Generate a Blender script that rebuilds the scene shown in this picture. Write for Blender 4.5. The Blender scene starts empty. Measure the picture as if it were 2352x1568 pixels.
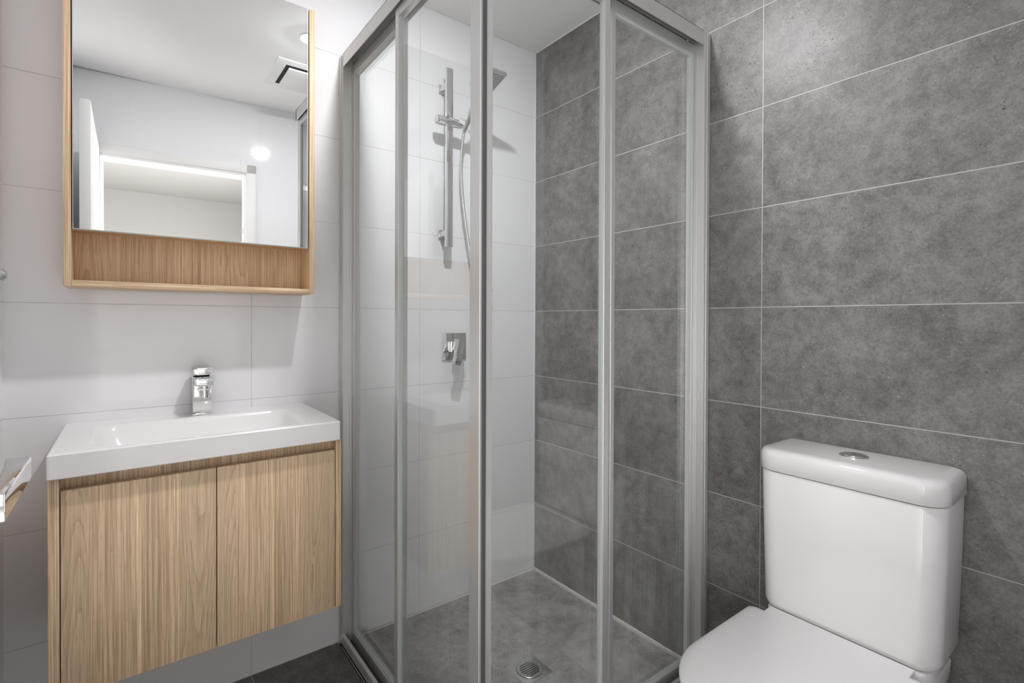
import bpy, bmesh, math, random
from mathutils import Vector, Matrix
random.seed(7)
S = bpy.context.scene
COL = S.collection
PI = math.pi

# ------------------------------------------------------------------ camera
CAM_YAW, CAM_PITCH, CAM_ROLL = 0.6509851, -0.0070460, 0.0036086
CAM_POS = (-1.5236214, -1.8217198, 1.1670208)
F_PX, CY_PX = 1156.6646, 742.5394
fw = Vector((math.sin(CAM_YAW)*math.cos(CAM_PITCH), math.cos(CAM_YAW)*math.cos(CAM_PITCH), math.sin(CAM_PITCH)))
r0 = Vector((math.cos(CAM_YAW), -math.sin(CAM_YAW), 0)); u0 = r0.cross(fw)
rt = math.cos(CAM_ROLL)*r0 + math.sin(CAM_ROLL)*u0; up = rt.cross(fw)
cam_d = bpy.data.cameras.new('camera'); cam = bpy.data.objects.new('camera', cam_d); COL.objects.link(cam)
cam_d.sensor_fit = 'HORIZONTAL'; cam_d.sensor_width = 36.0
cam_d.lens = F_PX*36.0/2352.0
cam_d.shift_y = (CY_PX-784.0)/2352.0
cam_d.clip_start = 0.01
cam.matrix_world = Matrix(((rt.x, up.x, -fw.x, CAM_POS[0]), (rt.y, up.y, -fw.y, CAM_POS[1]), (rt.z, up.z, -fw.z, CAM_POS[2]), (0, 0, 0, 1)))
S.camera = cam

# ------------------------------------------------------------------ world, exposure
w = bpy.data.worlds.new('world'); S.world = w; w.use_nodes = True
w.node_tree.nodes['Background'].inputs[0].default_value = (0.9, 0.95, 1.0, 1)
w.node_tree.nodes['Background'].inputs[1].default_value = 0.3
S.view_settings.view_transform = 'Standard'; S.view_settings.look = 'None'
S.view_settings.exposure = 0.0; S.view_settings.gamma = 1.0; S.view_settings.use_curve_mapping = False
S.cycles.max_bounces = 11; S.cycles.diffuse_bounces = 6; S.cycles.glossy_bounces = 6
S.cycles.transparent_max_bounces = 32; S.cycles.sample_clamp_indirect = 6.0
S.cycles.caustics_reflective = False; S.cycles.caustics_refractive = False
LAMP_STRENGTH = 1230.0      # ceiling downlight lens
SIDE_POWER = 42.0          # two unseen area lights added behind the doorway to fill the bathroom
for hx_, ry_, k_ in ((-2.25, -PI/2, 1.0), (-0.35, PI/2, 1.75)):
    hl = bpy.data.lights.new('hall_side_fill', 'AREA'); hl.energy = SIDE_POWER*k_; hl.shape = 'RECTANGLE'; hl.size = 1.5; hl.size_y = 1.0
    hl.color = (0.985, 0.99, 1.0)
    hlo = bpy.data.objects.new('hall_side_fill', hl); COL.objects.link(hlo); hlo.location = (hx_, -2.62, 0.92); hlo.rotation_euler = (0, ry_, 0)

wl = bpy.data.lights.new('hall_far_fill', 'AREA'); wl.energy = 7.0; wl.shape = 'RECTANGLE'; wl.size = 2.0; wl.size_y = 1.5  # unseen fill light added before the far hall wall, no window there
wl.color = (0.985, 0.99, 1.0)
wlo = bpy.data.objects.new('hall_far_fill', wl); COL.objects.link(wlo); wlo.location = (-1.5, -4.84, 1.0); wlo.rotation_euler = (PI/2, 0, 0)

# ------------------------------------------------------------------ tagging helpers
def tag(o, label, cat=None, group=None, kind=None):
    if label: o['label'] = label
    if cat: o['category'] = cat
    if group: o['group'] = group
    if kind: o['kind'] = kind
    return o

def thing(name, label, cat, loc=(0, 0, 0), group=None):
    o = bpy.data.objects.new(name, None); COL.objects.link(o); o.location = loc
    o.empty_display_size = 0.05
    return tag(o, label, cat, group)

# ------------------------------------------------------------------ mesh builder (world coordinates)
class MB:
    def __init__(s): s.bm = bmesh.new()
    def box(s, a, b, bev=0.0, seg=2, mi=0, M=None):
        x0, x1 = sorted((a[0], b[0])); y0, y1 = sorted((a[1], b[1])); z0, z1 = sorted((a[2], b[2]))
        t = bmesh.new()
        vs = [t.verts.new((x, y, z)) for z in (z0, z1) for x, y in ((x0, y0), (x1, y0), (x1, y1), (x0, y1))]
        for f in ((3, 2, 1, 0), (4, 5, 6, 7), (0, 1, 5, 4), (1, 2, 6, 5), (2, 3, 7, 6), (3, 0, 4, 7)):
            t.faces.new([vs[i] for i in f])
        if bev > 0:
            bmesh.ops.bevel(t, geom=list(t.edges), offset=bev, offset_type='OFFSET', segments=seg, profile=0.5, affect='EDGES', clamp_overlap=True)
        s.merge(t, mi, M); return s
    def merge(s, t, mi=0, M=None):
        if M is not None: bmesh.ops.transform(t, matrix=M, verts=t.verts)
        mp = {}
        for v in t.verts: mp[v] = s.bm.verts.new(v.co)
        for f in t.faces:
            try: nf = s.bm.faces.new([mp[v] for v in f.verts]); nf.material_index = mi
            except ValueError: pass
        t.free()
    def loft(s, rings, cap0=True, cap1=True, mi=0):
        vr = [[s.bm.verts.new(p) for p in r] for r in rings]
        n = len(rings[0])
        for a, b in zip(vr, vr[1:]):
            for i in range(n):
                f = s.bm.faces.new((a[i], a[(i+1) % n], b[(i+1) % n], b[i])); f.material_index = mi
        if cap0: s.bm.faces.new(list(reversed(vr[0]))).material_index = mi
        if cap1: s.bm.faces.new(vr[-1]).material_index = mi
        return s
    def cyl(s, p0, p1, r, n=24, mi=0, r1=None, cap=True):
        p0 = Vector(p0); p1 = Vector(p1); d = (p1-p0).normalized()
        a = d.orthogonal().normalized(); b = d.cross(a)
        r1 = r if r1 is None else r1
        ring = lambda p, rr: [tuple(p+(a*math.cos(2*PI*i/n)+b*math.sin(2*PI*i/n))*rr) for i in range(n)]
        return s.loft([ring(p0, r), ring(p1, r1)], cap, cap, mi)
    def tube(s, pts, r, n=12, mi=0, rad=None):
        pts = [Vector(p) for p in pts]; rings = []
        prev = None
        for i, p in enumerate(pts):
            d = (pts[min(i+1, len(pts)-1)]-pts[max(i-1, 0)]).normalized()
            a = d.orthogonal().normalized() if prev is None else (prev-d*prev.dot(d)).normalized()
            prev = a; b = d.cross(a); rr = rad[i] if rad else r
            rings.append([tuple(p+(a*math.cos(2*PI*k/n)+b*math.sin(2*PI*k/n))*rr) for k in range(n)])
        return s.loft(rings, True, True, mi)
    def disc_stack(s, prof, c, n=48, mi=0):
        # lathe around z at centre c : prof = [(r, z)...]
        rings = [[(c[0]+r*math.cos(2*PI*i/n), c[1]+r*math.sin(2*PI*i/n), c[2]+z) for i in range(n)] for r, z in prof]
        return s.loft(rings, True, True, mi)
    def build(s, name, mats, parent=None, smooth=True, angle=35, origin=None, label=None):
        bmesh.ops.recalc_face_normals(s.bm, faces=s.bm.faces)
        me = bpy.data.meshes.new(name)
        org = Vector(origin) if origin else Vector((0, 0, 0))
        if origin: bmesh.ops.translate(s.bm, vec=-org, verts=s.bm.verts)
        s.bm.to_mesh(me); s.bm.free()
        for m in (mats if isinstance(mats, (list, tuple)) else [mats]): me.materials.append(m)
        o = bpy.data.objects.new(name, me); COL.objects.link(o)
        if smooth:
            for p in me.polygons: p.use_smooth = True
            me.set_sharp_from_angle(angle=math.radians(angle))
        ploc = Vector((0, 0, 0))
        if parent is not None:
            o.parent = parent
            q = parent
            while q is not None: ploc += q.location; q = q.parent
        o.location = org-ploc
        if label: o['label'] = label
        return o

def rrect(cx, cy, hx, hy, r, z, n=8, rb=None):
    """rounded rectangle ring; r = radius at the -x (front) corners, rb at the +x corners"""
    rb = r if rb is None else rb
    pts = []
    for sx, sy, a0, rr in ((1, 1, 0, rb), (-1, 1, PI/2, r), (-1, -1, PI, r), (1, -1, 3*PI/2, rb)):
        for i in range(n+1):
            a = a0+PI/2*i/n
            pts.append((cx+sx*(hx-rr)+rr*math.cos(a), cy+sy*(hy-rr)+rr*math.sin(a), z))
    return pts

# ------------------------------------------------------------------ materials
def newmat(name):
    m = bpy.data.materials.new(name); m.use_nodes = True
    nt = m.node_tree; b = nt.nodes['Principled BSDF']
    return m, nt, b

class NT:
    """tiny expression helper over a node tree"""
    def __init__(s, nt): s.nt = nt; s.co = nt.nodes.new('ShaderNodeTexCoord')
    def n(s, t, **kw):
        nd = s.nt.nodes.new(t)
        for k, v in kw.items(): setattr(nd, k, v)
        return nd
    def put(s, sock, v):
        if isinstance(v, (int, float)): sock.default_value = v
        elif isinstance(v, tuple): sock.default_value = v
        else: s.nt.links.new(v, sock)
    def m(s, op, a, b=0.0, c=0.0, clamp=False):
        nd = s.n('ShaderNodeMath', operation=op, use_clamp=clamp)
        s.put(nd.inputs[0], a); s.put(nd.inputs[1], b); s.put(nd.inputs[2], c); return nd.outputs[0]
    def vm(s, op, a, b=(0, 0, 0)):
        nd = s.n('ShaderNodeVectorMath', operation=op); s.put(nd.inputs[0], a); s.put(nd.inputs[1], b); return nd.outputs[0]
    def xyz(s, v):
        nd = s.n('ShaderNodeSeparateXYZ'); s.put(nd.inputs[0], v); return nd.outputs
    def comb(s, x, y, z):
        nd = s.n('ShaderNodeCombineXYZ'); s.put(nd.inputs[0], x); s.put(nd.inputs[1], y); s.put(nd.inputs[2], z); return nd.outputs[0]
    def noise(s, v, scale, detail=4, rough=0.55, dist=0.0):
        nd = s.n('ShaderNodeTexNoise'); s.put(nd.inputs['Vector'], v)
        nd.inputs['Scale'].default_value = scale; nd.inputs['Detail'].default_value = detail
        nd.inputs['Roughness'].default_value = rough; nd.inputs['Distortion'].default_value = dist
        return nd.outputs[0]
    def voro(s, v, scale, feature='F1', rnd=1.0):
        nd = s.n('ShaderNodeTexVoronoi', feature=feature); s.put(nd.inputs['Vector'], v)
        nd.inputs['Scale'].default_value = scale; nd.inputs['Randomness'].default_value = rnd
        return nd.outputs
    def white(s, v):
        nd = s.n('ShaderNodeTexWhiteNoise'); s.put(nd.inputs['Vector'], v); return nd.outputs
    def rng(s, v, a, b, c=0.0, d=1.0, smooth=True):
        nd = s.n('ShaderNodeMapRange', interpolation_type='SMOOTHSTEP' if smooth else 'LINEAR')
        s.put(nd.inputs[0], v); s.put(nd.inputs[1], a); s.put(nd.inputs[2], b); s.put(nd.inputs[3], c); s.put(nd.inputs[4], d); return nd.outputs[0]
    def mix(s, f, a, b, blend='MIX'):
        nd = s.n('ShaderNodeMix', data_type='RGBA', blend_type=blend)
        s.put(nd.inputs[0], f); s.put(nd.inputs[6], a); s.put(nd.inputs[7], b); return nd.outputs[2]
    def bump(s, h, strength=0.2, dist=0.001):
        nd = s.n('ShaderNodeBump'); nd.inputs['Strength'].default_value = strength; nd.inputs['Distance'].default_value = dist
        s.put(nd.inputs['Height'], h); return nd.outputs[0]
    def grid(s, u, v, pu, pv, ou, ov, half):
        """1 on the joints of a stack-bond tile grid; also the tile id vector"""
        def one(c, p, o):
            q = s.m('DIVIDE', s.m('SUBTRACT', c, o), p)
            f = s.m('FRACT', q); idx = s.m('FLOOR', q)
            d = s.m('MULTIPLY', s.m('MINIMUM', f, s.m('SUBTRACT', 1.0, f)), p)
            return s.rng(d, half*0.6, half*1.3, 1.0, 0.0), idx
        a, iu = one(u, pu, ou); b, iv = one(v, pv, ov)
        return s.m('MAXIMUM', a, b), s.comb(iu, iv, 0.37)

def plain(name, col, rough=0.5, metal=0.0, spec=0.5, coat=0.0, noise=0.0):
    m, nt, b = newmat(name)
    b.inputs['Base Color'].default_value = (*col, 1); b.inputs['Roughness'].default_value = rough
    b.inputs['Metallic'].default_value = metal; b.inputs['Specular IOR Level'].default_value = spec
    b.inputs['Coat Weight'].default_value = coat
    if noise > 0:
        h = NT(nt); v = h.noise(h.co.outputs['Object'], 40, 3)
        c = h.mix(v, tuple(x*(1-noise) for x in col)+(1,), tuple(min(1, x*(1+noise)) for x in col)+(1,))
        nt.links.new(c, b.inputs['Base Color'])
    return m

def white_tile(name, axis_u, pu=0.6054, ou=-0.5991, half=0.0011, gk=1.0):
    m, nt, b = newmat(name); h = NT(nt)
    p = h.xyz(h.co.outputs['Object'])
    g, idx = h.grid(p[axis_u], p[2], pu, 0.302, ou, 0.0, half)
    base = h.mix(h.white(idx)[0], (0.856, 0.853, 0.870, 1), (0.876, 0.873, 0.888, 1))
    dirt = h.noise(h.co.outputs['Object'], 9, 4)
    grout = h.mix(h.rng(dirt, 0.35, 0.65), (0.68, 0.665, 0.655, 1), (0.54, 0.525, 0.51, 1))
    nt.links.new(h.mix(h.m('MULTIPLY', g, gk), base, grout), b.inputs['Base Color'])
    nt.links.new(h.rng(g, 0, 1, 0.07, 0.7), b.inputs['Roughness'])
    wav = h.m('ADD', h.m('MULTIPLY', h.noise(h.co.outputs['Object'], 5, 1), 0.25), h.m('MULTIPLY', g, -1.0))
    nt.links.new(h.bump(wav, 0.25, 0.0006), b.inputs['Normal'])
    return m

def stone_tile(name, axis_u, axis_v, pu, pv, ou, ov, half=0.0012, tint=1.0, rough=0.40, jointcol=(0.50, 0.475, 0.45, 1), joint=True):
    m, nt, b = newmat(name); h = NT(nt)
    co = h.co.outputs['Object']; p = h.xyz(co)
    g, idx = h.grid(p[axis_u], p[axis_v], pu, pv, ou, ov, half)
    off = h.vm('SCALE', h.white(idx)[1]); off.node.inputs[3].default_value = 37.0
    q = h.vm('ADD', co, off)
    big = h.noise(q, 5.5, 6, 0.62, 0.6)
    mid = h.noise(q, 26, 5, 0.65, 0.3)
    fine = h.noise(q, 170, 3, 0.7)
    v = h.m('ADD', h.m('MULTIPLY', big, 0.36), h.m('ADD', h.m('MULTIPLY', mid, 0.34), h.m('MULTIPLY', fine, 0.30)))
    v = h.rng(v, 0.395, 0.605, 0, 1, False)
    c = h.mix(v, (0.150*tint, 0.140*tint, 0.132*tint, 1), (0.345*tint, 0.328*tint, 0.312*tint, 1))
    lum = h.rng(h.white(idx)[0], 0, 1, 0.90, 1.08, False)
    c = h.mix(1.0, c, h.comb(lum, lum, lum), 'MULTIPLY')
    # dark pits, in clusters, two sizes
    d = h.vm('ADD', q, h.vm('SCALE', h.comb(h.noise(q, 60, 2), h.noise(h.vm('ADD', q, (3, 1, 7)), 60, 2), 0.0))); d.node.inputs[1].links[0].from_node.inputs[3].default_value = 0.012
    clus = h.noise(q, 9, 3, 0.6)
    v1 = h.voro(d, 62)
    pit1 = h.m('MULTIPLY', h.rng(v1[0], 0.10, 0.17, 1, 0), h.rng(h.xyz(v1[1])[0], 0.78, 0.80, 0, 1))
    v2 = h.voro(d, 150)
    pit2 = h.m('MULTIPLY', h.rng(v2[0], 0.14, 0.26, 1, 0), h.m('MULTIPLY', h.rng(h.xyz(v2[1])[0], 0.55, 0.58, 0, 1), h.rng(clus, 0.42, 0.55)))
    pit = h.m('MAXIMUM', pit1, h.m('MULTIPLY', pit2, 0.75))
    c = h.mix(h.m('MULTIPLY', pit, 0.85), c, (0.055*tint, 0.050*tint, 0.046*tint, 1))
    v3 = h.voro(h.vm('ADD', q, (5.3, 2.1, 8.8)), 95)
    sp = h.m('MULTIPLY', h.rng(v3[0], 0.07, 0.13, 1, 0), h.rng(h.xyz(v3[1])[1], 0.80, 0.82, 0, 1))
    c = h.mix(h.m('MULTIPLY', sp, 0.75), c, (0.72*tint, 0.70*tint, 0.67*tint, 1))
    # thin pale veins
    vn = h.noise(h.vm('ADD', q, (9, 9, 9)), 7, 5, 0.6, 1.2)
    vein = h.m('MULTIPLY', h.rng(h.m('ABSOLUTE', h.m('SUBTRACT', vn, 0.5)), 0.0, 0.006, 1, 0), h.rng(clus, 0.5, 0.62))
    c = h.mix(h.m('MULTIPLY', vein, 0.30), c, (0.55*tint, 0.53*tint, 0.5*tint, 1))
    if joint: c = h.mix(g, c, jointcol)
    nt.links.new(c, b.inputs['Base Color'])
    b.inputs['Roughness'].default_value = rough; b.inputs['Specular IOR Level'].default_value = 0.45
    hh = h.m('SUBTRACT', h.m('MULTIPLY', fine, 0.35), h.m('ADD', pit, h.m('MULTIPLY', g, 1.0)))
    nt.links.new(h.bump(hh, 0.35, 0.0008), b.inputs['Normal'])
    return m

def oak(name, splits, seed=0.0, tint=(1, 1, 1), horiz=False):
    """oak laminate made of vertical staves; splits = [(x_start_local, kind, tone)], kind 0 straight 1 cathedral"""
    m, nt, b = newmat(name); h = NT(nt)
    co = h.co.outputs['Object']; p = h.xyz(co)
    u = p[2] if horiz else p[0]; v = p[0] if horiz else p[2]
    w_ = p[1]
    def ramp(vals):
        nd = h.n('ShaderNodeValToRGB'); nd.color_ramp.interpolation = 'CONSTANT'
        el = nd.color_ramp.elements
        while len(el) > 1: el.remove(el[-1])
        for i, (x, k) in enumerate(vals):
            e = el[0] if i == 0 else el.new(x)
            e.position = x; e.color = (k, k, k, 1)
        h.put(nd.inputs[0], h.m('DIVIDE', u, 0.7)); return nd.outputs[0]
    kind = ramp([(max(0, s_[0]/0.7), s_[1]) for s_ in splits])
    tone = ramp([(max(0, s_[0]/0.7), s_[2]) for s_ in splits])
    stave = ramp([(max(0, s_[0]/0.7), (i*0.137+seed*0.31) % 1.0) for i, s_ in enumerate(splits)])
    sh = h.m('MULTIPLY', stave, 19.0)
    uu = h.m('ADD', u, h.m('MULTIPLY', w_, 1.0))
    base = h.comb(h.m('ADD', uu, sh), h.m('MULTIPLY', w_, 0.2), h.m('ADD', v, sh))
    # cathedral contours
    lowf = h.noise(h.comb(h.m('MULTIPLY', h.xyz(base)[0], 7.0), 0.0, h.m('MULTIPLY', h.xyz(base)[2], 0.62)), 1.0, 2, 0.5, 0.3)
    wig = h.noise(h.comb(h.m('MULTIPLY', h.xyz(base)[0], 60.0), 0.0, h.m('MULTIPLY', h.xyz(base)[2], 9.0)), 1.0, 3)
    ringp = h.m('FRACT', h.m('ADD', h.m('MULTIPLY', lowf, 44.0), h.m('MULTIPLY', wig, 0.8)))
    ring = h.m('POWER', ringp, 2.6)
    # straight grain
    st = h.noise(h.comb(h.m('MULTIPLY', h.xyz(base)[0], 420.0), 0.0, h.m('MULTIPLY', h.xyz(base)[2], 4.5)), 1.0, 3, 0.6)
    st2 = h.noise(h.comb(h.m('MULTIPLY', h.xyz(base)[0], 190.0), 3.0, h.m('MULTIPLY', h.xyz(base)[2], 2.2)), 1.0, 2, 0.5)
    fib = h.noise(h.comb(h.m('MULTIPLY', h.xyz(base)[0], 620.0), 5.0, h.m('MULTIPLY', h.xyz(base)[2], 26.0)), 1.0, 2, 0.6)
    straight = h.rng(h.m('ADD', h.m('MULTIPLY', st, 0.6), h.m('MULTIPLY', st2, 0.4)), 0.38, 0.62, 0, 1)
    cath = h.m('ADD', h.m('MULTIPLY', ring, 0.55), h.m('MULTIPLY', straight, 0.45))
    g = h.m('ADD', h.m('MULTIPLY', kind, cath), h.m('MULTIPLY', h.m('SUBTRACT', 1.0, kind), straight))
    dark = tuple(a*t for a, t in zip((0.430, 0.275, 0.155), tint))+(1,)
    lite = tuple(a*t for a, t in zip((0.830, 0.630, 0.420), tint))+(1,)
    c = h.mix(h.m('MULTIPLY', g, 0.84), lite, dark)
    c = h.mix(h.m('MULTIPLY', h.rng(fib, 0.54, 0.70), 0.50), c, dark)
    tv = h.rng(tone, 0, 1, 0.70, 1.34, False)
    c = h.mix(1.0, c, h.comb(tv, tv, tv), 'MULTIPLY')
    nt.links.new(c, b.inputs['Base Color'])
    b.inputs['Roughness'].default_value = 0.48
    nt.links.new(h.bump(h.m('SUBTRACT', 1.0, g), 0.12, 0.0004), b.inputs['Normal'])
    return m

def glass_mat(name, streaks=False):
    m = bpy.data.materials.new(name); m.use_nodes = True; nt = m.node_tree; nt.nodes.clear(); h = NT(nt)
    out = h.n('ShaderNodeOutputMaterial')
    geo = h.n('ShaderNodeNewGeometry')
    dt = h.n('ShaderNodeVectorMath', operation='DOT_PRODUCT'); nt.links.new(geo.outputs['Normal'], dt.inputs[0]); nt.links.new(geo.outputs['Incoming'], dt.inputs[1])
    cs = h.m('ABSOLUTE', dt.outputs['Value'])
    fr = h.m('ADD', 0.060, h.m('MULTIPLY', 0.940, h.m('POWER', h.m('SUBTRACT', 1.0, cs), 5.0)))
    tr = h.n('ShaderNodeBsdfTransparent'); tr.inputs[0].default_value = (0.982, 0.99, 0.983, 1)
    gl = h.n('ShaderNodeBsdfGlossy'); gl.inputs['Roughness'].default_value = 0.0; gl.inputs[0].default_value = (1, 1, 1, 1)
    mx = h.n('ShaderNodeMixShader'); nt.links.new(fr, mx.inputs[0]); nt.links.new(tr.outputs[0], mx.inputs[1]); nt.links.new(gl.outputs[0], mx.inputs[2])
    res = mx.outputs[0]
    if streaks:   # dried soap runs on the lower part of the pane
        co = h.co.outputs['Object']; p = h.xyz(co)
        uv = h.m('ADD', p[0], p[1])
        n1 = h.noise(h.comb(h.m('MULTIPLY', uv, 60.0), 0.0, h.m('MULTIPLY', p[2], 2.2)), 1.0, 4, 0.65)
        n2 = h.noise(h.comb(h.m('MULTIPLY', uv, 9.0), 4.0, h.m('MULTIPLY', p[2], 1.1)), 1.0, 2, 0.5)
        k = h.m('MULTIPLY', h.rng(n1, 0.40, 0.72), h.rng(n2, 0.30, 0.62))
        k = h.m('MULTIPLY', k, h.rng(p[2], 0.15, 1.0, 1.0, 0.0))
        k = h.m('ADD', h.m('MULTIPLY', k, 0.16), h.rng(p[2], 0.0, 0.9, 0.03, 0.0))
        df = h.n('ShaderNodeBsdfDiffuse'); df.inputs[0].default_value = (0.75, 0.77, 0.74, 1)
        m2 = h.n('ShaderNodeMixShader'); nt.links.new(k, m2.inputs[0]); nt.links.new(res, m2.inputs[1]); nt.links.new(df.outputs[0], m2.inputs[2])
        res = m2.outputs[0]
    nt.links.new(res, out.inputs[0])
    return m

def emit(name, col, s):
    m = bpy.data.materials.new(name); m.use_nodes = True; nt = m.node_tree; nt.nodes.clear()
    o = nt.nodes.new('ShaderNodeOutputMaterial'); e = nt.nodes.new('ShaderNodeEmission')
    e.inputs[0].default_value = (*col, 1); e.inputs[1].default_value = s; nt.links.new(e.outputs[0], o.inputs[0]); return m

M_tile_back = white_tile('white_tile_back', 0)
M_tile_side = white_tile('white_tile_side', 1, ou=-0.3)
M_tile_front = white_tile('white_tile_front', 0, ou=-0.3, gk=0.12)
M_stone_wall = stone_tile('grey_stone_wall', 1, 2, 0.604, 0.302, -1.0671, 0.0, half=0.0013, tint=0.80)
M_stone_floor = stone_tile('grey_stone_floor', 0, 1, 0.6054, 0.6054, -1.2045, -0.30, half=0.0014, tint=0.62, jointcol=(0.42, 0.41, 0.39, 1))
M_stone_shower = stone_tile('grey_stone_shower_floor', 0, 1, 0.7, 0.6, -0.30, -0.4627, half=0.0013, tint=1.30, jointcol=(0.30, 0.285, 0.27, 1))
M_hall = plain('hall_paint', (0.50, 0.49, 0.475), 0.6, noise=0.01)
M_paint = plain('white_paint', (0.86, 0.855, 0.85), 0.55, noise=0.01)
M_ceiling = plain('ceiling_paint', (0.91, 0.91, 0.905), 0.7, noise=0.01)
M_joinery = plain('white_gloss_joinery', (0.82, 0.81, 0.80), 0.5, noise=0.01)
M_silicone = plain('white_silicone', (0.72, 0.69, 0.66), 0.45, noise=0.05)
M_carpet = plain('hall_carpet', (0.55, 0.53, 0.50), 0.95, noise=0.2)
M_ceramic = plain('white_ceramic', (0.80, 0.79, 0.785), 0.06, coat=0.3, noise=0.004)
M_basin = plain('white_cast_basin', (0.86, 0.845, 0.845), 0.16, noise=0.004)
M_seat = plain('white_plastic_seat', (0.80, 0.785, 0.79), 0.22, noise=0.004)
M_chrome = plain('chrome', (0.80, 0.80, 0.80), 0.05, metal=1.0)
M_alu = plain('satin_aluminium', (0.66, 0.66, 0.65), 0.38, metal=0.55, noise=0.03)
M_aludark = plain('aluminium_channel_shadow_gap', (0.10, 0.10, 0.10), 0.5, metal=0.3)
M_steel = plain('brushed_steel', (0.62, 0.63, 0.61), 0.28, metal=1.0, noise=0.04)
M_rubber = plain('clear_seal', (0.62, 0.64, 0.61), 0.35)
M_black = plain('dark_gap', (0.012, 0.012, 0.012), 0.7)
M_nozzle = plain('grey_rubber_nozzle', (0.05, 0.05, 0.055), 0.6)
M_mirror = plain('mirror_silver', (0.90, 0.905, 0.90), 0.0, metal=1.0)
M_mirror_edge = plain('polished_glass_edge', (0.72, 0.75, 0.73), 0.15)
M_glass = glass_mat('clear_glass'); M_glass_dirty = glass_mat('glass_with_soap_runs', True)
M_lens = emit('downlight_lens', (0.97, 0.98, 1.0), LAMP_STRENGTH)
M_plastic = plain('white_plastic', (0.80, 0.80, 0.79), 0.4)

oak_door_l = oak('oak_door_left', [(0, 1, 0.34), (0.042, 0, 0.52), (0.129, 0, 1.0), (0.137, 0, 0.40), (0.176, 0, 0.58), (0.213, 1, 0.36)], 1)
oak_door_r = oak('oak_door_right', [(0, 1, 0.42), (0.039, 0, 0.56), (0.124, 0, 1.0), (0.131, 0, 0.42), (0.165, 0, 0.60), (0.203, 1, 0.34)], 2)
oak_side = oak('oak_side_panel', [(0, 0, 0.42)], 3)
oak_rail = oak('oak_rail', [(0, 0, 0.5), (0.1, 0, 0.62), (0.2, 0, 0.45), (0.33, 0, 0.6), (0.45, 0, 0.5)], 4)
oak_back = oak('oak_cabinet_back', [(0, 1, 0.50), (0.10, 0, 0.45), (0.17, 0, 0.55), (0.24, 0, 0.66), (0.25, 0, 0.50), (0.33, 1, 0.45), (0.41, 0, 0.5)], 5)
oak_side2 = oak('oak_cabinet_side', [(0, 0, 0.5)], 6)
oak_shelf = oak('oak_cabinet_base', [(0, 0, 0.5)], 7, horiz=True)

# ------------------------------------------------------------------ the setting
ZC = 2.416
XL = -1.781                         # left wall face
KD = 0.080; YD0 = -1.689          # the doorway wall runs slightly askew: y = YD0 + KD*x
def yd(x): return YD0+KD*x
ANG = math.atan(KD)

f = MB()
f.box((-3.0, -1.83, -0.06), (-0.925, 0.12, 0.0)).box((-0.925, -1.83, -0.06), (0.12, -0.897, 0.0)).box((-3.0, -5.0, -0.06), (0.12, -1.83, 0.0), mi=2)
f.box((-0.925, -0.897, -0.06), (0.12, 0.12, -0.010), mi=1)
tag(f.build('floor', [M_stone_floor, M_stone_shower, M_carpet], smooth=False), 'dark grey stone-look floor tiles of the bathroom and shower', kind='structure')
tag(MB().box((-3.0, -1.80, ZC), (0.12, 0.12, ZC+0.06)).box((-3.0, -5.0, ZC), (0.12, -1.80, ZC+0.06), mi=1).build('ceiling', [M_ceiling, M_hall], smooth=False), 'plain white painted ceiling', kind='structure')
tag(MB().box((-1.9, 0.0, -0.06), (0.12, 0.12, ZC)).build('wall_back', M_tile_back, smooth=False), 'white tiled wall behind the vanity and shower rail', kind='structure')
tag(MB().box((0.0, -1.9, -0.06), (0.12, 0.0, ZC)).build('wall_right', M_stone_wall, smooth=False), 'grey stone-look tiled wall behind the toilet', kind='structure')
tag(MB().box((XL-0.12, -1.95, -0.06), (XL, 0.0, ZC)).build('wall_left', M_tile_side, smooth=False), 'white tiled wall at the left edge beside the vanity', kind='structure')

# doorway wall, built along its own axis and turned by ANG
OX0, OX1, OH = -1.655, -0.968, 2.010
M4 = Matrix.Translation((0, YD0, 0)) @ Matrix.Rotation(ANG, 4, 'Z')
L = math.sqrt(1+KD*KD)
wb = MB()
for a, b_, z0, z1 in ((-2.0, OX0*L, -0.06, ZC), (OX1*L, 0.05, -0.06, ZC), (OX0*L, OX1*L, OH, ZC)):
    wb.box((a, -0.11, z0), (b_, 0, z1))
wo = wb.build('wall_front', [M_tile_front], smooth=False); wo.matrix_world = M4
tag(wo, 'white tiled wall with the doorway, seen in the mirror', kind='structure')
# jamb lining and architrave
t = MB()
j = 0.018
t.box((OX0*L-0.001, -0.118, 0), (OX0*L+j, 0.003, OH), 0.002).box((OX1*L-j, -0.118, 0), (OX1*L+0.001, 0.003, OH), 0.002).box((OX0*L, -0.118, OH-j), (OX1*L, 0.003, OH+0.001), 0.002)
for a, b_, z0, z1 in ((OX0*L-0.045, OX0*L+0.004, 0, OH+0.045), (OX1*L-0.004, OX1*L+0.045, 0, OH+0.045), (OX0*L-0.045, OX1*L+0.045, OH-0.004, OH+0.045)):
    t.box((a, 0.0, z0), (b_, 0.009, z1), 0.002)
    t.box((a, -0.124, z0), (b_, -0.11, z1), 0.003)
to = t.build('trim_1', M_joinery); to.matrix_world = M4
tag(to, 'white door frame and architrave round the doorway, seen in the mirror', kind='structure')
sp = MB().box((OX1*L-j-0.002, -0.055, 1.00), (OX1*L-j+0.001, -0.020, 1.06)).box((OX1*L-j-0.002, -0.055, 1.66), (OX1*L-j+0.001, -0.030, 1.69)).build('strike_plate', M_steel); sp.parent = to
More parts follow.
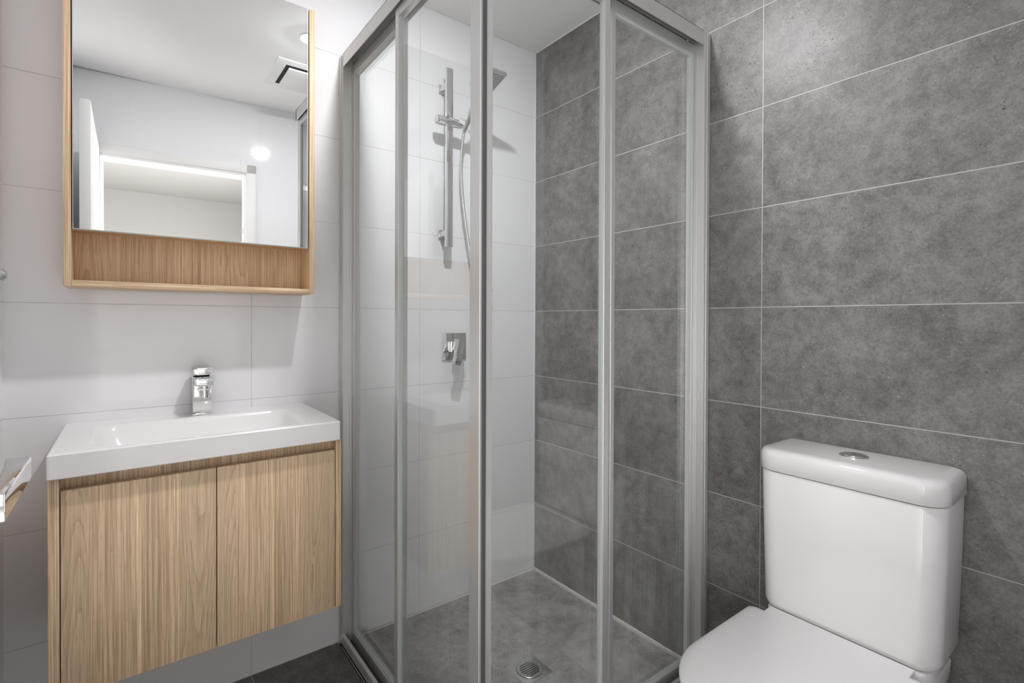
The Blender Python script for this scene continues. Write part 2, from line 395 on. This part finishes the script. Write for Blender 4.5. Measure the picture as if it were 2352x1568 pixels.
# hall beyond the doorway
hb = MB()
hb.box((-3.0, -5.0, 0), (0.12, -4.86, ZC)).box((-3.0, -4.9, 0), (-2.9, -1.80, ZC)).box((0.02, -4.9, 0), (0.12, -1.9, ZC)).box((-2.95, -1.95, 0), (-1.9, -1.85, ZC))
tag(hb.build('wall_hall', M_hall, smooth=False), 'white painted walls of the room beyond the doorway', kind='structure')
# corner and edge beads
tag(MB().box((-0.004, -0.004, 0.0), (0, 0, ZC), 0.001).build('trim_2', M_silicone), 'white vertical bead in the corner between white and grey tiles', kind='structure')
tag(MB().box((-0.005, -0.86, ZC-0.005), (0, 0, ZC), 0.001).build('trim_3', M_silicone), 'white bead along the top of the grey wall above the shower', kind='structure')
tag(MB().box((-0.009, -0.82, -0.011), (0, -0.004, 0.004), 0.002).build('trim_4', M_silicone), 'pale bead along the foot of the grey wall in the shower', kind='structure')
tag(MB().box((-0.87, -0.002, -0.011), (-0.01, 0, -0.0085)).box((XL, -0.002, 0), (-0.93, 0, 0.0018)).build('trim_5', M_silicone), 'thin pale bead along the foot of the white wall', kind='structure')

# open door against the left wall
HX, HY, FY = -1.641, yd(-1.66)+0.012, -1.062
d = MB().box((HX-0.035, HY, 0.008), (HX, FY, 2.020), 0.0015).build('door_1', M_joinery, origin=(HX-0.0175, HY, 0))
tag(d, 'white flush door standing open along the left wall, seen in the mirror', kind='structure')
hd = MB()
hd.box((HX, -1.150, 0.985), (HX+0.008, -1.098, 1.037), 0.001)
hd.cyl((HX+0.006, -1.124, 1.011), (HX+0.020, -1.124, 1.011), 0.010)
hd.box((HX+0.010, -1.238, 0.9985), (HX+0.036, -1.0955, 1.0225), 0.0012)
hd.build('door_handle', M_chrome, parent=d)
MB().box((HX-0.022, FY-0.001, 0.93), (HX-0.013, FY+0.001, 1.08)).build('latch_plate', M_steel, parent=d)

# ------------------------------------------------------------------ towel hook on left wall
hk = MB()
hk.box((XL, -0.335, 1.233), (XL+0.010, -0.285, 1.283), 0.001).cyl((XL+0.008, -0.31, 1.259), (XL+0.050, -0.31, 1.259), 0.009)
hk.cyl((XL+0.040, -0.31, 1.259), (XL+0.046, -0.31, 1.259), 0.013)
tag(hk.build('towel_hook', M_steel, origin=(XL, -0.31, 1.24)), 'small steel towel hook at the left edge, level with the cabinet base', 'hook')

# ------------------------------------------------------------------ ceiling downlight and exhaust fan
DL = (-0.872, -0.818)
dl = thing('downlight', 'round recessed ceiling downlight glowing above the shower corner, seen in the mirror', 'light', (*DL, ZC))
MB().disc_stack([(0.036, 0.002), (0.036, -0.004), (0.047, -0.007), (0.050, -0.003), (0.050, 0.002)], (*DL, ZC)).build('rim', M_plastic, parent=dl)
MB().disc_stack([(0.0355, -0.0045), (0.0345, -0.0075), (0.029, -0.0095), (0.018, -0.0108), (0.006, -0.0112)], (*DL, ZC)).build('lens', M_lens, parent=dl)
ef = thing('exhaust_fan', 'square white ceiling exhaust fan with dark slot, seen in the mirror', 'fan', (-0.785, -1.24, ZC))
MB().box((-0.953, -1.408, ZC-0.008), (-0.617, -1.072, ZC), 0.003).build('grille_frame', M_plastic, parent=ef)
MB().box((-0.905, -1.360, ZC-0.009), (-0.665, -1.120, ZC-0.0075)).build('slot', M_black, parent=ef)
MB().box((-0.889, -1.344, ZC-0.020), (-0.681, -1.136, ZC-0.010), 0.003).build('cover_plate', M_plastic, parent=ef)

# ------------------------------------------------------------------ mirror cabinet
CX0, CX1, CYF, CZ0, CZ1 = -1.6535, -1.0465, -0.1432, 1.248, 2.158
TP = 0.0155
mc = thing('mirror_cabinet', 'oak wall cabinet with a mirror door and open lower shelf above the washbasin', 'cabinet', ((CX0+CX1)/2, 0, CZ0))
MB().box((CX0, CYF, CZ0), (CX0+TP, -0.001, CZ1), 0.0006).build('side_panel', oak_side2, parent=mc, origin=(CX0, CYF, CZ0))
MB().box((CX1-TP, CYF, CZ0), (CX1, -0.001, CZ1), 0.0006).build('side_panel', oak_side2, parent=mc, origin=(CX1-TP, CYF, CZ0))
MB().box((CX0+TP+0.0006, CYF+0.0005, CZ0), (CX1-TP-0.0002, -0.002, CZ0+0.0155), 0.0006).build('bottom_panel', oak_shelf, parent=mc, origin=(CX0+TP, CYF, CZ0))
MB().box((CX0+TP, -0.030, CZ0+0.0155), (CX1-TP, -0.022, CZ1-0.016)).build('back_panel', oak_back, parent=mc, origin=(CX0+TP, -0.030, CZ0))
MB().box((CX0+TP, CYF+0.02, CZ1-0.016), (CX1-TP, -0.002, CZ1)).build('top_panel', oak_shelf, parent=mc, origin=(CX0+TP, CYF, CZ1-0.016))
MB().box((CX0+TP, CYF+0.024, 1.398), (CX1-TP, -0.030, 1.412)).build('divider_shelf', oak_shelf, parent=mc, origin=(CX0+TP, CYF, 1.398))
md = MB().box((CX0+TP+0.0025, CYF+0.0005, 1.3925), (CX1-TP-0.0045, CYF+0.0205, CZ1-0.002), 0.0012, 2).build('mirror_door', M_mirror_edge, parent=mc, label='mirror-faced cabinet door', origin=(CX0+TP, CYF, 1.3925))
MB().box((CX0+TP+0.0045, CYF-0.0004, 1.3945), (CX1-TP-0.0065, CYF+0.0008, CZ1-0.004)).build('mirror_pane', M_mirror, parent=md, smooth=False)
md.rotation_euler.x = 0.0038     # the door hangs a touch out of plumb

# ------------------------------------------------------------------ vanity
VX0, VX1, VYF, VZ0, VZ1 = -1.6605, -1.0395, -0.381, 0.346, 0.8255
va = thing('vanity_unit', 'wall-hung oak vanity with two doors under the white basin', 'vanity', ((VX0+VX1)/2, 0, VZ0))
MB().box((VX0, VYF, VZ0), (VX0+0.0185, -0.001, VZ1), 0.0006).build('side_panel', oak_side, parent=va, origin=(VX0, VYF, VZ0))
MB().box((VX1-0.0150, VYF, VZ0), (VX1, -0.001, VZ1), 0.0006).build('side_panel', oak_side, parent=va, origin=(VX1-0.015, VYF, VZ0))
MB().box((VX0+0.0185, -0.352, 0.760), (VX1-0.015, -0.336, VZ1)).build('finger_rail', oak_rail, parent=va, origin=(VX0+0.0185, -0.352, 0.76))
MB().box((VX0+0.0185, -0.358, VZ0+0.001), (VX1-0.015, -0.002, VZ0+0.017)).build('bottom_panel', oak_rail, parent=va, origin=(VX0+0.0185, -0.358, VZ0))
MB().box((VX0+0.0185, -0.018, VZ0+0.017), (VX1-0.015, -0.002, VZ1-0.06)).build('back_panel', oak_rail, parent=va, origin=(VX0+0.0185, -0.018, VZ0))
DZ1 = 0.7965
MB().box((-1.6400, VYF, VZ0), (-1.3500, VYF+0.018, DZ1), 0.0015).build('door', oak_door_l, parent=va, origin=(-1.64, VYF, VZ0), label='left oak vanity door')
MB().box((-1.3480, VYF, VZ0), (-1.0568, VYF+0.018, DZ1), 0.0015).build('door', oak_door_r, parent=va, origin=(-1.348, VYF, VZ0), label='right oak vanity door')

# ------------------------------------------------------------------ basin (one slab with a sunken bowl)
BX0, BX1, BYF, BZ0, BZ1 = -1.6612, -1.0462, -0.3990, 0.8262, 0.8800
def basin():
    m = MB(); bm = m.bm
    cx, cy = (BX0+BX1)/2, BYF/2; hx, hy = (BX1-BX0)/2, -BYF/2
    bx, by = (-1.590-1.125)/2, (-0.098-0.372)/2; bhx, bhy = (1.590-1.125)/2, (0.372-0.098)/2
    R = lambda px, py, ax, ay, r, z: rrect(px, py, ax, ay, r, z, 6)
    rings = [R(cx, cy, hx-0.004, hy-0.002, 0.006, BZ0), R(cx, cy, hx, hy, 0.006, BZ0+0.002), R(cx, cy, hx, hy, 0.006, BZ1-0.003), R(cx, cy, hx-0.003, hy-0.003, 0.004, BZ1),
             R(bx, by, bhx+0.004, bhy+0.004, 0.045, BZ1), R(bx, by, bhx, bhy, 0.043, BZ1-0.003), R(bx, by, bhx-0.006, bhy-0.006, 0.042, BZ1-0.016),
             R(bx, by, bhx-0.012, bhy-0.018, 0.042, BZ1-0.040), R(bx, by+0.008, bhx-0.022, bhy-0.040, 0.042, BZ1-0.060), R(bx, by+0.010, bhx-0.050, bhy-0.062, 0.04, BZ1-0.070), R(bx, by+0.010, 0.03, 0.03, 0.029, BZ1-0.073)]
    m.loft(rings, False, True)
    # outside of the bowl, below the slab
    m.loft([R(bx, by+0.014, bhx+0.006, bhy-0.026, 0.046, BZ0-0.0002), R(bx, by+0.014, bhx-0.03, bhy-0.050, 0.044, BZ1-0.078)], True, True)
    # underside ring between slab edge and bowl
    return m
ba = basin().build('washbasin', M_basin, origin=((BX0+BX1)/2, BYF/2, BZ0), angle=28)
tag(ba, 'white rectangular washbasin slab with sunken bowl on the oak vanity', 'basin')
MB().disc_stack([(0.021, 0.0), (0.021, 0.003), (0.018, 0.005)], (-1.3575, -0.225, BZ1-0.0735), 32).build('waste_plug', M_chrome, parent=ba)

# ------------------------------------------------------------------ basin mixer tap
TX, TYB = -1.3475, -0.020
bt = thing('basin_mixer', 'square chrome mixer tap standing at the back of the washbasin', 'tap', (TX, -0.045, BZ1))
MB().box((TX-0.029, -0.066, BZ1-0.0005), (TX+0.029, -0.016, BZ1+0.004), 0.001).build('base_flange', M_chrome, parent=bt)
MB().box((TX-0.0245, -0.062, BZ1+0.004), (TX+0.0245, TYB, 0.9925), 0.0008).build('body', M_chrome, parent=bt)
spt = MB().box((TX-0.0235, -0.116, 0.9710), (TX+0.0235, -0.060, 0.9920), 0.0012).build('spout', M_chrome, parent=bt)
ae = MB().cyl((TX, -0.098, 0.971), (TX, -0.098, 0.962), 0.012).box((TX-0.016, -0.114, 0.959), (TX+0.014, -0.082, 0.962), 0.0005)
ae.cyl((TX, -0.098, 0.960), (TX+0.001, -0.099, 0.936), 0.0125, r1=0.0115).box((TX+0.014, -0.108, 0.940), (TX+0.018, -0.086, 0.963), 0.0006)
ae.build('aerator', M_chrome, parent=spt)
MB().cyl((TX, -0.041, 0.992), (TX, -0.041, 0.999), 0.021).build('cartridge_ring', M_black, parent=bt)
MB().box((TX-0.0245, -0.064, 0.9985), (TX+0.0245, -0.020, 1.0165), 0.0008).box((TX-0.0175, -0.082, 1.0165), (TX+0.0265, -0.019, 1.0212), 0.0008).build('lever_handle', M_chrome, parent=bt)

# ------------------------------------------------------------------ shower enclosure
en = thing('shower_enclosure', 'corner shower screen of clear glass sliding panels in satin aluminium frames', 'shower screen', (-0.45, -0.45, 0))
ZT = 2.108
def side(which, n0, lead):
    """which 'A': runs out from the white wall (u=-y, n=-x); 'B': from the grey wall (u=-x, n=-y)"""
    def P(n, u, z): return (-n, -u, z) if which == 'A' else (-u, -n, z)
    def bx(m, n0_, n1_, u0_, u1_, z0_, z1_, bev=0.0008, mi=0): m.box(P(n0_, u0_, z0_), P(n1_, u1_, z1_), bev, 1, mi)
    side_txt = 'beside the vanity' if which == 'A' else 'beside the toilet'
    uend = lead
    # header channel, open below
    m = MB(); bx(m, n0-0.003, n0, 0.035, uend, 2.061, ZT); bx(m, n0-0.066, n0, 0.036, uend, ZT-0.003, ZT); bx(m, n0-0.066, n0-0.063, 0.036, uend, 2.061, ZT)
    bx(m, n0-0.034, n0-0.032, 0.036, uend, 2.078, ZT-0.003, 0)
    m.build('header', M_alu, parent=en)
    # bottom track with outer lip, dark running channel, inner lip
    m = MB(); bx(m, n0-0.064, n0+0.002, 0.001, uend, 0.0, 0.010); bx(m, n0-0.010, n0+0.002, 0.001, uend, 0.0, 0.041, 0.001); bx(m, n0-0.064, n0-0.056, 0.001, uend, 0.0, 0.034)
    bx(m, n0-0.004, n0+0.0045, 0.034, uend, 0.0, 0.003, 0.0005)
    bx(m, n0-0.056, n0-0.010, 0.03, uend-0.01, 0.010, 0.011, 0, 1)
    m.build('bottom_track', [M_alu, M_aludark], parent=en)
    # wall jamb
    m = MB(); bx(m, n0-0.060, n0, 0.001, 0.035, 0.0, ZT-0.001); bx(m, n0-0.001, n0+0.0025, 0.004, 0.020, 0.0, ZT-0.004, 0.0008); bx(m, n0-0.001, n0+0.0012, 0.026, 0.030, 0.0, ZT-0.002, 0)
    bx(m, n0-0.030, n0-0.024, 0.034, 0.0365, 0.011, 2.06, 0.0006)
    m.build('wall_jamb', M_alu, parent=en)
    # fixed panel on the inner line
    nf = n0-0.045
    fp = MB(); bx(fp, nf-0.011, nf+0.011, 0.034, 0.048, 0.011, 2.075); bx(fp, nf-0.011, nf+0.011, 0.424, 0.440, 0.011, 2.075)
    bx(fp, nf-0.011, nf+0.011, 0.048, 0.424, 0.011, 0.046); bx(fp, nf-0.011, nf+0.011, 0.048, 0.424, 2.040, 2.075)
    fpo = fp.build('fixed_panel', M_alu, parent=en, label='fixed glazed frame '+side_txt)
    m = MB(); bx(m, nf-0.003, nf+0.003, 0.050, 0.422, 0.048, 2.038, 0); m.build('glass_pane', M_glass_dirty if which == 'B' else M_glass, parent=fpo, smooth=False)
    m = MB()
    for a, b_ in ((0.048, 0.052), (0.421, 0.424)): bx(m, nf-0.006, nf+0.006, a, b_, 0.046, 2.040, 0)
    bx(m, nf-0.006, nf+0.006, 0.052, 0.421, 0.046, 0.051, 0); bx(m, nf-0.006, nf+0.006, 0.052, 0.421, 2.035, 2.040, 0)
    m.build('glazing_seal', M_rubber, parent=fpo)
    # sliding door on the outer line
    nd = n0-0.020
    ul = lead-0.004
    wl = 0.042 if which == 'A' else 0.020
    wt = 0.022; ut = 0.451 if which == 'A' else 0.473
    dp = MB(); bx(dp, nd-0.010, nd+0.010, ut, ut+wt, 0.014, 2.068); bx(dp, nd-0.010, nd+0.010, ul-wl, ul, 0.014, 2.068, 0.0015)
    bx(dp, nd-0.010, nd+0.010, ut+wt, ul-wl, 0.014, 0.046); bx(dp, nd-0.010, nd+0.010, ut+wt, ul-wl, 2.036, 2.068)
    dpo = dp.build('sliding_door', M_alu, parent=en, label='sliding glazed door '+side_txt)
    m = MB(); bx(m, nd-0.003, nd+0.003, ut+0.002+wt, ul-wl-0.002, 0.048, 2.034, 0); m.build('glass_pane', M_glass_dirty, parent=dpo, smooth=False)
    m = MB()
    for a, b_ in ((ut+wt, ut+0.003+wt), (ul-wl-0.003, ul-wl)): bx(m, nd-0.006, nd+0.006, a, b_, 0.046, 2.036, 0)
    m.build('glazing_seal', M_rubber, parent=dpo)
    m = MB(); bx(m, nd-0.004, nd+0.004, ul-0.001, ul+0.006, 0.014, 2.066, 0.001); m.build('magnet_strip', M_aludark, parent=dpo)
    for u in (0.470, ul-0.06):
        m = MB(); m.cyl(P(nd-0.004, u, 2.078), P(nd+0.004, u, 2.078), 0.011, 20); m.build('roller', M_plastic, parent=dpo)
side('A', 0.918, 0.900)
side('B', 0.893, 0.890)
MB().box((-0.918, -0.893, ZT-0.004), (-0.850, -0.828, ZT+0.0005)).box((-0.918, -0.893, 2.061), (-0.880, -0.880, ZT-0.001), 0.001).build('corner_joint', M_alu, parent=en)

# ------------------------------------------------------------------ shower fittings on the white wall
RX = -0.500
sr = thing('shower_rail', 'flat chrome slide rail on the white shower wall', 'rail', (RX, 0, 1.458))
MB().box((RX-0.0145, -0.064, 1.458), (RX+0.0145, -0.048, 2.172), 0.0012).build('rail', M_chrome, parent=sr)
for z in (2.106, 1.514):
    MB().box((RX-0.014, -0.052, z-0.011), (RX+0.012, 0.0, z+0.011), 0.001).box((RX-0.018, -0.006, z-0.018), (RX+0.016, 0.0, z+0.018), 0.001).build('bracket', M_chrome, parent=sr)
Rt = Matrix.Translation((RX+0.014, -0.075, 1.950)) @ Matrix.Rotation(0.0, 4, 'Y')
m = MB(); m.box((-0.074, -0.015, -0.014), (0.032, 0.015, 0.014), 0.002, 2, 0, Rt); m.cyl((RX+0.030, -0.082, 1.962), (RX+0.080, -0.095, 1.944), 0.015, 6)
sl = m.build('slider', M_chrome, parent=sr)
MB().box((RX-0.068, -0.0885, 1.937), (RX-0.060, -0.0615, 1.963), 0.001).build('slider_knob', M_steel, parent=sl)

# hand shower: handle from the slider up and out into a square head, hose below
hs = thing('hand_shower', 'square-headed chrome hand shower with hose, held on the slide rail', 'shower head', (-0.442, -0.10, 1.945))
dv = Vector((0, -math.cos(0.62), math.sin(0.62))); nv = Vector((0, -math.sin(0.62), -math.cos(0.62)))   # along handle; face normal (down and out)
hx = -0.442
h0 = Vector((hx, -0.094, 1.946))
MH = Matrix(((1, 0, 0, h0.x), (0, dv.y, -nv.y, h0.y), (0, dv.z, -nv.z, h0.z), (0, 0, 0, 1)))   # local x, along, up(back)
m = MB(); m.tube([(hx, -0.076, 1.928), tuple(h0), (hx, -0.128, 1.988), (hx, -0.165, 2.030), (hx, -0.192, 2.054), (hx, -0.215, 2.066)], 0.011, 16, rad=[0.0085, 0.0105, 0.0115, 0.0125, 0.015, 0.013])
m.build('handle', M_chrome, parent=hs)
ha = 0.32; hv = Vector((0, -math.cos(ha), math.sin(ha))); hn = Vector((0, -math.sin(ha), -math.cos(ha)))
hc = Vector((hx+0.010, -0.285, 2.094))+hn*(-0.008)      # middle of the front edge
MH = Matrix(((1, 0, 0, hc.x), (0, hv.y, -hn.y, hc.y), (0, hv.z, -hn.z, hc.z), (0, 0, 0, 1)))
hdm = MB().box((-0.053, -0.106, -0.008), (0.053, 0.0, 0.008), 0.004, 3, 0, MH)
hdo = hdm.build('head', M_chrome, parent=hs)
sf = MB().box((-0.048, -0.101, -0.0092), (0.048, -0.005, -0.0078), 0.0004, 1, 0, MH)
for i in range(9):
    for k in range(9):
        px = -0.040+i*0.010; py = -0.093+k*0.010
        if 3 <= i <= 5 and 3 <= k <= 5: px = (px)*0.8; py = -0.053+(py+0.053)*0.8
        t_ = bmesh.new(); bmesh.ops.create_circle(t_, cap_ends=True, radius=0.0025, segments=10)
        bmesh.ops.transform(t_, matrix=MH @ Matrix.Translation((px, py, -0.00945)), verts=t_.verts); sf.merge(t_, 1)
sf.build('spray_face', [plain('grey_spray_plate', (0.50, 0.50, 0.51), 0.35, metal=0.2), M_nozzle], parent=hdo, label='grey spray face with dark nozzles')
# hose: hangs from the handle, swings right and up to the outlet elbow behind the door stile
def bez(p, n):
    out = []
    for i in range(n+1):
        t_ = i/n; a = [Vector(q) for q in p]
        while len(a) > 1: a = [x.lerp(y, t_) for x, y in zip(a, a[1:])]
        out.append(tuple(a[0]))
    return out
hose = bez([(hx, -0.077, 1.928), (hx-0.004, -0.055, 1.84), (hx-0.020, -0.040, 1.70), (-0.385, -0.035, 1.45), (-0.335, -0.035, 1.12), (-0.300, -0.045, 1.22), (-0.292, -0.04, 1.275)], 160)
m = MB(); m.tube(hose, 0.0065, 12, rad=[0.0068 if i % 2 else 0.0056 for i in range(161)]); m.build('hose', M_chrome, parent=hs)
m = MB(); m.cyl((-0.292, 0, 1.295), (-0.292, -0.052, 1.295), 0.011).cyl((-0.292, -0.04, 1.300), (-0.292, -0.04, 1.268), 0.010).cyl((-0.292, 0, 1.295), (-0.292, -0.006, 1.295), 0.024)
m.build('hose_outlet', M_chrome, parent=hs)

# wall mixer
MX, MZ = -0.4417, 1.0558
sm = thing('shower_mixer', 'square chrome shower mixer plate with lever on the white wall', 'mixer', (MX, 0, MZ))
MB().box((MX-0.0565, -0.006, MZ-0.0555), (MX+0.0565, 0, MZ+0.0555), 0.0008).build('wall_plate', M_chrome, parent=sm)
MB().box((MX-0.024, -0.052, MZ-0.022), (MX+0.020, -0.005, MZ+0.022), 0.0015).build('body', M_chrome, parent=sm)
ML = Matrix.Translation((MX-0.014, -0.064, MZ+0.006)) @ Matrix.Rotation(math.radians(15), 4, 'Y')
m = MB(); m.box((-0.018, -0.014, -0.022), (0.018, 0.014, 0.022), 0.001, 2, 0, ML); m.box((-0.018, -0.018, -0.080), (0.018, -0.006, 0.022), 0.001, 2, 0, ML)
m.build('lever_handle', M_chrome, parent=sm)

# ------------------------------------------------------------------ floor drain
fd = thing('floor_drain', 'square steel floor drain with round slotted grate in the shower', 'drain', (-0.452, -0.518, -0.010))
dcx, dcy, dz = -0.4515, -0.5185, -0.010
m = MB(); m.loft([rrect(dcx, dcy, 0.0555, 0.0555, 0.003, dz-0.004, 4), rrect(dcx, dcy, 0.0555, 0.0555, 0.003, dz+0.0015, 4), rrect(dcx, dcy, 0.0545, 0.0545, 0.003, dz+0.002, 4)])
m.build('frame', M_steel, parent=fd)
gr = MB().disc_stack([(0.043, 0.0015), (0.043, 0.0035), (0.042, 0.0042)], (dcx, dcy, dz), 48).build('grate', M_steel, parent=fd)
m = MB().disc_stack([(0.0447, 0.001), (0.0447, 0.0024)], (dcx, dcy, dz), 48)
for k in range(7):
    o_ = -0.027+k*0.009; hl_ = math.sqrt(max(0.0001, 0.034**2-o_*o_))*0.98
    M_ = Matrix.Translation((dcx, dcy, dz)) @ Matrix.Rotation(0.0, 4, 'Z')
    m.loft([rrect(dcx, dcy+o_, hl_, 0.0026, 0.0024, dz+0.0040, 4), rrect(dcx, dcy+o_, hl_, 0.0026, 0.0024, dz+0.0046, 4)])
m.build('slots', M_black, parent=gr, label='dark drain slots')

# ------------------------------------------------------------------ toilet
TC = -1.3410
tl = thing('toilet', 'white ceramic close-coupled toilet with closed lid against the grey wall', 'toilet', (-0.3, TC, 0))
# pan: D shaped, back to wall
def dee(x0, x1, hw, r, z, n=14):
    """outline: flat at x0 (wall side, +x), rounded at x1 (front, -x), half width hw"""
    pts = []
    rb = 0.018
    for a0, cx_, cy_, rr in ((0, x0-rb, TC+hw-rb, rb), (PI/2, x1+r, TC+hw-r*0.98, r), (PI, x1+r, TC-hw+r*0.98, r), (3*PI/2, x0-rb, TC-hw+rb, rb)):
        for i in range(n+1):
            a = a0+PI/2*i/n
            pts.append((cx_+rr*math.cos(a), cy_+(rr*0.98 if rr == r else rr)*math.sin(a), z))
    return pts
m = MB()
m.loft([dee(-0.004, -0.56, 0.125, 0.120, 0.0), dee(-0.004, -0.57, 0.130, 0.125, 0.02), dee(-0.004, -0.61, 0.150, 0.145, 0.20), dee(-0.004, -0.640, 0.172, 0.168, 0.33), dee(-0.004, -0.652, 0.178, 0.172, 0.387), dee(-0.004, -0.648, 0.175, 0.170, 0.392)])
m.build('pan', M_ceramic, parent=tl, angle=60)
# raised ceramic deck under the cistern
m = MB(); hxd = 0.118
m.loft([rrect(-0.106, TC, 0.104, 0.176, 0.075, 0.380, 8, 0.02), rrect(-0.106, TC, 0.104, 0.176, 0.075, 0.407, 8, 0.02), rrect(-0.106, TC, 0.101, 0.173, 0.073, 0.4120, 8, 0.02)])
m.build('deck', M_ceramic, parent=tl, angle=60)
# seat ring and lid
m = MB(); m.loft([dee(-0.222, -0.652, 0.186, 0.178, 0.393), dee(-0.222, -0.656, 0.189, 0.181, 0.397), dee(-0.222, -0.654, 0.187, 0.179, 0.402)]); m.build('seat', M_seat, parent=tl, angle=60)
m = MB(); m.loft([dee(-0.218, -0.654, 0.187, 0.179, 0.4035), dee(-0.217, -0.659, 0.1915, 0.183, 0.407), dee(-0.217, -0.659, 0.1915, 0.183, 0.414), dee(-0.218, -0.6575, 0.190, 0.182, 0.418), dee(-0.221, -0.653, 0.186, 0.179, 0.4205), dee(-0.231, -0.635, 0.173, 0.168, 0.4213)])
lid = m.build('lid', M_seat, parent=tl, angle=60)
MB().box((-0.232, TC-0.152, 0.4035), (-0.186, TC+0.152, 0.4211), 0.001, 1).build('hinge_cover', M_seat, parent=tl)
# cistern
def tank(hw0, dx, z, r): return rrect(-0.002-dx/2, TC, dx/2, hw0, r, z, 8, 0.012)
m = MB(); m.loft([tank(0.178, 0.168, 0.4130, 0.040), tank(0.185, 0.175, 0.419, 0.046), tank(0.1880, 0.177, 0.430, 0.048), tank(0.1935, 0.178, 0.62, 0.048), tank(0.1965, 0.179, 0.7685, 0.048), tank(0.194, 0.177, 0.7715, 0.046)])
m.build('cistern', M_ceramic, parent=tl, angle=50)
m = MB(); m.loft([tank(0.197, 0.179, 0.7740, 0.048), tank(0.2005, 0.1825, 0.7765, 0.050), tank(0.2005, 0.1825, 0.812, 0.050), tank(0.199, 0.181, 0.8195, 0.049), tank(0.195, 0.177, 0.8255, 0.046), tank(0.188, 0.170, 0.8290, 0.042), tank(0.176, 0.158, 0.8305, 0.036)])
m.build('cistern_lid', M_ceramic, parent=tl, angle=60)
FB = (-0.0875, -1.3425)
fbm = MB().disc_stack([(0.031, 0.0), (0.031, 0.003), (0.0285, 0.0046), (0.0255, 0.0046), (0.024, 0.0040)], (*FB, 0.8300), 48).build('flush_button', M_chrome, parent=tl)
m = MB()
for s_ in (0, 1):
    pts = [(FB[0]+0.0225*math.cos(PI*i/20+s_*PI), FB[1]+0.0225*math.sin(PI*i/20+s_*PI)+(0.0006 if s_ == 0 else -0.0006), 0.0) for i in range(21)]
    m.loft([[(x, y, 0.8335) for x, y, _ in pts], [(x, y, 0.8356) for x, y, _ in pts]])
m.build('push_plate', M_chrome, parent=fbm)
